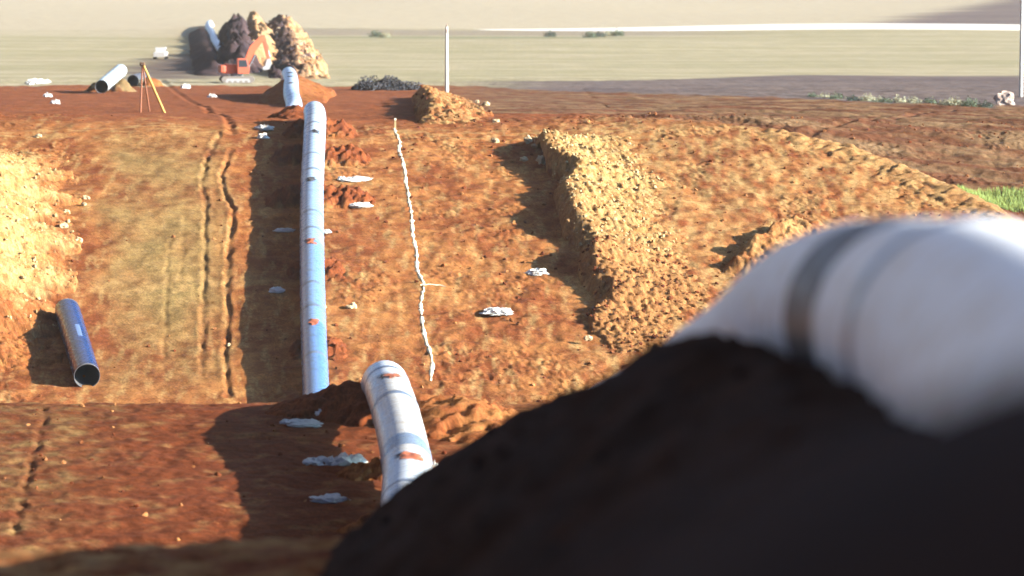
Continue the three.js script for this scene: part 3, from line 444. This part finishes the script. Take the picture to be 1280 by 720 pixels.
// ------------------------------------------------------------------ yellow poles (a lashed tripod), utility poles
function bar(a, b, r0, r1, seg = 8) { const A = new THREE.Vector3(...a), B = new THREE.Vector3(...b), g = new THREE.CylinderGeometry(r1, r0, A.distanceTo(B), seg); g.rotateX(Math.PI / 2); g.lookAt(B.clone().sub(A)); const c = A.add(B).multiplyScalar(0.5); g.translate(c.x, c.y, c.z); return g; }
const box = (w, h, l, x, y, z, r = 0.03) => { const g = new RoundedBoxGeometry(w, h, l, 2, Math.min(r, w / 2.1, h / 2.1, l / 2.1)); g.translate(x, y, z); return g; };
{
  const g = ground(193, 141, 200, 420), y0 = CY + height(g.x, g.d), t = thing('pole_tripod', 'leaning yellow pole lashed to two thinner poles on the red soil', 'tripod', [g.x, y0, -g.d]);
  const s = g.d / F, apex = [-15 * s, 62 * s, -0.3], yel = rough(S(246, 178, 70), 0.7), wood = rough(S(176, 104, 66), 0.9);
  const foot = (x, z) => [x, height(g.x + x, g.d - z) + CY - y0 - 0.1, z];
  part('yellow_leg', bar(foot(14 * s, 0.4), apex, 0.11, 0.1), yel, t); part('wooden_leg', bar(foot(-17 * s, 0.3), apex, 0.08, 0.06), wood, t); part('wooden_leg', bar(foot(-0.6, -2.4), apex, 0.07, 0.06), wood, t);
  part('lashing', box(0.42, 0.3, 0.36, apex[0], apex[1] - 0.1, apex[2], 0.1), rough(S(120, 84, 50), 0.9), t);
}
function utilityPole(px, py, hgt, label, far) {
  const g = ground(px, py, 300, far), t = thing('utility_pole', label, 'pole', [g.x, CY + height(g.x, g.d), -g.d], 0, undefined), conc = rough(S(246, 238, 224, 0.46), 0.8), dark = rough(S(120, 104, 96), 0.6);
  part('shaft', bar([0, -0.5, 0], [0, hgt, 0], 0.2, 0.13, 16), conc, t);
  part('crossarm', box(0.14, 0.14, 1.3, 0, hgt - 0.55, 0), dark, t);
  for (const z of [-0.55, 0, 0.55]) { const q = new THREE.LatheGeometry([[0.0, 0], [0.05, 0], [0.05, 0.08], [0.09, 0.1], [0.05, 0.14], [0.09, 0.18], [0.04, 0.24], [0, 0.26]].map((v) => new THREE.Vector2(...v)), 12); q.translate(0, hgt - (z ? 0.48 : 0), z); part('insulator', q, rough(S(200, 150, 120), 0.4), t); }
}
utilityPole(558.5, 117, 7, 'slim white utility pole standing behind the stony spoil heap', 420);
utilityPole(1276, 122, 11.5, 'tall white utility pole beside the pale boulder at the field edge', 440);
{ // pale boulder and bushes along the field edge
  const g = ground(1255, 132, 250, 440), m = new THREE.Mesh(rock(61, 3), rough(S(226, 196, 176, 0.40), 0.95)); m.name = 'boulder'; m.scale.set(0.75, 1.0, 0.7); m.position.set(g.x, CY + height(g.x, g.d) + 0.35, -g.d); shadows(m); scene.add(m); tag(m, 'pale pinkish boulder at the foot of the tall utility pole', 'boulder');
  const leafMats = [rough(S(112, 124, 90), 0.95), rough(S(206, 200, 160), 0.95), rough(S(84, 96, 78), 0.95)];
  function bushGeo(seed, n, rx, ry, rz, leaf) {
    const r = rng(seed), P = [];
    for (let i = 0; i < n; i++) {
      const a = r() * TAU, e = Math.acos(1 - r()), k = (0.35 + 0.65 * Math.sqrt(r())) * (1 + 0.35 * Math.sin(a * 3 + seed) * Math.sin(e * 4)), c = [Math.cos(a) * Math.sin(e) * rx * k, Math.abs(Math.cos(e)) * ry * k, Math.sin(a) * Math.sin(e) * rz * k];
      for (let v = 0; v < 3; v++) P.push(c[0] + (r() - 0.5) * leaf, Math.max(-0.05, c[1] + (r() - 0.5) * leaf), c[2] + (r() - 0.5) * leaf);
    }
    const q = new THREE.BufferGeometry(); q.setAttribute('position', new THREE.Float32BufferAttribute(P, 3)); q.computeVertexNormals(); return q;
  }
  const stemMat = rough([0.06, 0.045, 0.035]);
  const bushes = [0, 1, 2].map((k) => bushGeo(500 + k, 700, 0.9, 0.75, 0.9, 0.2));
  [[1016, 122, 0], [1030, 123, 1], [1046, 125, 0], [1066, 127, 2], [1084, 127, 1], [1098, 128, 1], [1106, 129, 0], [1124, 129, 1], [1142, 130, 1], [1162, 131, 0], [1180, 132, 1], [1192, 132, 1], [1212, 133, 0], [1232, 134, 2], [738, 47, 0], [749, 46, 2], [762, 45, 1], [772, 45, 0], [688, 46, 2], [470, 46, 0], [482, 47, 1]].forEach(([px, py, k], i) => {
    const out = i > 13, q = ground(px, py, 260, out ? 900 : 440), t = thing('bush', out ? ['grey green bush far out on the plain near the white road', 'pale dry bush far out on the plain near the white road', 'dark green bush far out on the plain near the white road'][k] : ['low grey green bush in the row at the far field edge', 'pale dry bush in the row at the far field edge', 'dark green bush in the row at the far field edge'][k], 'bush', [q.x, CY + height(q.x, q.d) - 0.05, -q.d], i * 1.3, out ? 'bushes on the plain' : 'bushes along the field edge');
    t.scale.setScalar((out ? 1.4 : 0.7) + 0.35 * ((i * 7) % 5) / 5); part('foliage', bushes[k], leafMats[k], t); part('stem', bar([0, -0.1, 0], [0.05, 0.5, 0], 0.05, 0.03, 6), stemMat, t);
  });
  const bp = ground(478, 113, 300, 440), t = thing('brush_pile', 'long dark brush pile left of the white utility pole', 'brush pile', [bp.x, CY + height(bp.x, bp.d) - 0.05, -bp.d]);
  part('branches', bushGeo(520, 5000, 3.7, 1.35, 1.4, 0.34), rough(S(92, 88, 92), 1), t); part('core', (() => { const q = rock(77, 3); q.scale(2.7, 1.1, 0.9); return q; })(), rough(S(70, 66, 66), 1), t);  // bluish dark tones put shade into the colour of the pile
  // grass beyond the rim
  const gr = new THREE.ConeGeometry(0.03, 0.4, 3); gr.translate(0, 0.18, 0); const im = new THREE.InstancedMesh(gr, rough(S(140, 158, 70), 0.95), 2500), M = new THREE.Matrix4(), rr = rng(88), qq = new THREE.Quaternion();
  for (let i = 0; i < 2500; i++) { const a = rr() * TAU, k = Math.sqrt(rr()), x = 30.6 + Math.cos(a) * k * 3.2, d = 229.5 + Math.sin(a) * k * 2.4, s = 0.6 + 0.7 * rr(); qq.setFromEuler(new THREE.Euler((rr() - 0.5) * 0.7, rr() * 6, (rr() - 0.5) * 0.7)); M.compose(new THREE.Vector3(x, CY + height(x, d) - 0.02, -d), qq, new THREE.Vector3(s, s, s)); im.setMatrixAt(i, M); }
  im.name = 'grass_patch'; im.userData = { label: 'patch of green grass beyond the rim of the slope', category: 'grass', kind: 'stuff' }; im.castShadow = im.receiveShadow = true; scene.add(im);
}

// ------------------------------------------------------------------ far road on a low bank
{
  const P = [], I = [], n = 160, xs = []; for (let i = 0; i <= n; i++) xs.push(-20 + 420 * i / n);
  const d0 = (x) => 772 - 6 * ss(30, 110, x) + 3 * n2c(x * 0.01, 5);
  for (const x of xs) { const d = d0(x), k = ss(-20, 60, x) * 1.0; for (const [o, h] of [[-3.2, -0.3], [-1.2, 0.7 * k - 0.12], [0, 1.0 * k - 0.1], [7, 1.0 * k - 0.06], [9.5, -0.4]]) P.push(x, CY + height(x, d + o) + h, -(d + o)); }
  for (let i = 0; i < n; i++) for (let j = 0; j < 4; j++) { const a = i * 5 + j, b = a + 5; I.push(a, b, a + 1, a + 1, b, b + 1); }
  const g = new THREE.BufferGeometry(); g.setAttribute('position', new THREE.Float32BufferAttribute(P, 3)); g.setIndex(I); g.computeVertexNormals();
  const m = new THREE.Mesh(g, rough(S(248, 240, 228, 0.44), 0.95)); m.name = 'gravel_road'; m.userData.kind = 'structure'; shadows(m); scene.add(m);
}

// ------------------------------------------------------------------ excavator
{
  const q = at(296, 109, 442), x0 = q.x, y0 = CY + height(q.x, 442), t = thing('excavator', 'orange tracked excavator with raised boom beside the far trench', 'excavator', [x0, y0, -442], 0.18);
  const or = rough(S(244, 108, 56, 0.42), 0.6), or2 = rough(S(232, 100, 54, 0.38), 0.65), grey = rough(S(206, 200, 196, 0.33), 0.8), blk = rough([0.02, 0.02, 0.022], 0.7), glass = rough([0.02, 0.025, 0.03], 0.15), met = rough(S(190, 190, 196), 0.4, { metalness: 0.6 });
  const shape = (pts, w, z0, bevel = 0.03) => { const s = new THREE.Shape(pts.map((p) => new THREE.Vector2(...p))), g = new THREE.ExtrudeGeometry(s, { depth: w, bevelEnabled: true, bevelSize: bevel, bevelThickness: bevel, bevelSegments: 2 }); g.translate(0, 0, z0); return g; };
  for (const z of [-1.25, 0.7]) {
    const tr = part('track', shape([[-1.9, 0.28], [-1.6, 0.02], [1.6, 0.02], [1.9, 0.28], [1.95, 0.5], [1.7, 0.78], [-1.7, 0.78], [-1.95, 0.5]], 0.55, z), rough(S(150, 136, 124), 0.9), t);
    const fr = box(2.9, 0.4, 0.62, 0, 0.4, z + 0.275, 0.1); part('track_frame', fr, grey, tr);
    for (let i = 0; i < 5; i++) { const w = new THREE.CylinderGeometry(0.17, 0.17, 0.66, 12); w.rotateX(Math.PI / 2); w.translate(-1.3 + i * 0.65, 0.22, z + 0.275); part('roller', w, grey, tr); }
  }
  const tt = new THREE.CylinderGeometry(0.7, 0.75, 0.35, 20); tt.translate(0, 0.95, 0); part('turntable', tt, grey, t);
  const house = part('house', shape([[-1.55, 1.15], [1.2, 1.15], [1.3, 1.5], [1.2, 2.0], [-1.3, 2.2], [-1.6, 1.9]], 1.7, -1.25, 0.06), or, t);
  part('counterweight', box(0.7, 0.95, 2.5, -1.75, 1.65, 0, 0.2), or2, t); part('exhaust_pipe', bar([-0.8, 2.1, -0.8], [-0.8, 2.75, -0.8], 0.06, 0.06), blk, house);
  const cab = part('cab', shape([[0.0, 1.15], [1.25, 1.15], [1.35, 1.8], [1.05, 2.85], [0.0, 2.85]], 0.95, 0.35, 0.05), or2, t);
  part('window', shape([[0.12, 1.9], [1.18, 1.9], [0.98, 2.72], [0.12, 2.72]], 0.02, 1.34, 0.01), glass, cab); part('window', box(0.03, 0.8, 0.75, 1.3, 2.25, 0.82, 0.01), glass, cab);
  part('boom', shape([[0.9, 1.5], [1.2, 1.3], [1.75, 2.6], [2.2, 3.7], [3.35, 5.2], [3.25, 5.45], [2.85, 5.5], [1.6, 4.3], [1.05, 2.95]], 0.5, -0.42), or, t);
  part('stick', shape([[3.0, 5.55], [3.35, 5.6], [3.75, 4.2], [3.9, 2.7], [3.65, 2.65], [3.3, 4.1]], 0.28, -0.31), or2, t);
  const bucket = part('bucket', shape([[3.55, 2.75], [3.95, 2.8], [4.1, 2.2], [3.8, 1.6], [3.2, 1.5], [3.0, 1.75], [3.35, 2.0]], 0.9, -0.62), grey, t);
  for (let i = 0; i < 4; i++) part('tooth', box(0.25, 0.08, 0.1, 2.95, 1.6, -0.5 + i * 0.25, 0.02), blk, bucket);
  part('hydraulic_cylinder', bar([1.25, 1.5, 0.12], [2.2, 3.3, 0.12], 0.09, 0.09), met, t); part('hydraulic_cylinder', bar([2.0, 4.5, -0.17], [3.1, 5.6, -0.17], 0.08, 0.08), met, t); part('hydraulic_cylinder', bar([3.6, 4.6, -0.17], [3.98, 3.0, -0.17], 0.07, 0.07), met, t);
}
// ------------------------------------------------------------------ far white pickup seen from behind
{
  const g = ground(201, 74, 400, 900), t = thing('pickup_truck', 'tiny white pickup truck parked on the grey field left of the excavator', 'truck', [g.x, CY + height(g.x, g.d), -g.d], 1.57);
  const wh = rough(S(236, 230, 222, 0.36), 0.5), bl = rough([0.02, 0.02, 0.022], 0.6), gl = rough([0.03, 0.035, 0.045], 0.15);
  const ex = (pts, w) => { const q = new THREE.ExtrudeGeometry(new THREE.Shape(pts.map((p) => new THREE.Vector2(...p))), { depth: w, bevelEnabled: true, bevelSize: 0.05, bevelThickness: 0.05, bevelSegments: 2 }); q.translate(0, 0, -w / 2); return q; };
  part('body', ex([[-2.5, 0.45], [2.5, 0.45], [2.55, 0.9], [1.3, 1.05], [-2.5, 1.05]], 1.7), wh, t); const cab = part('cab', ex([[-0.6, 1.06], [1.3, 1.06], [0.7, 1.7], [-0.4, 1.72]], 1.5), wh, t);
  for (const z of [-0.81, 0.81]) part('window', box(1.1, 0.42, 0.03, 0.25, 1.35, z, 0.01), gl, cab);
  for (const x of [-1.6, 1.6]) for (const z of [-0.85, 0.85]) { const w = new THREE.CylinderGeometry(0.36, 0.36, 0.24, 18); w.rotateX(Math.PI / 2); w.translate(x, 0.36, z); part('wheel', w, bl, t); }
}

renderer.setSize(1024, 576);
renderer.render(scene, camera);
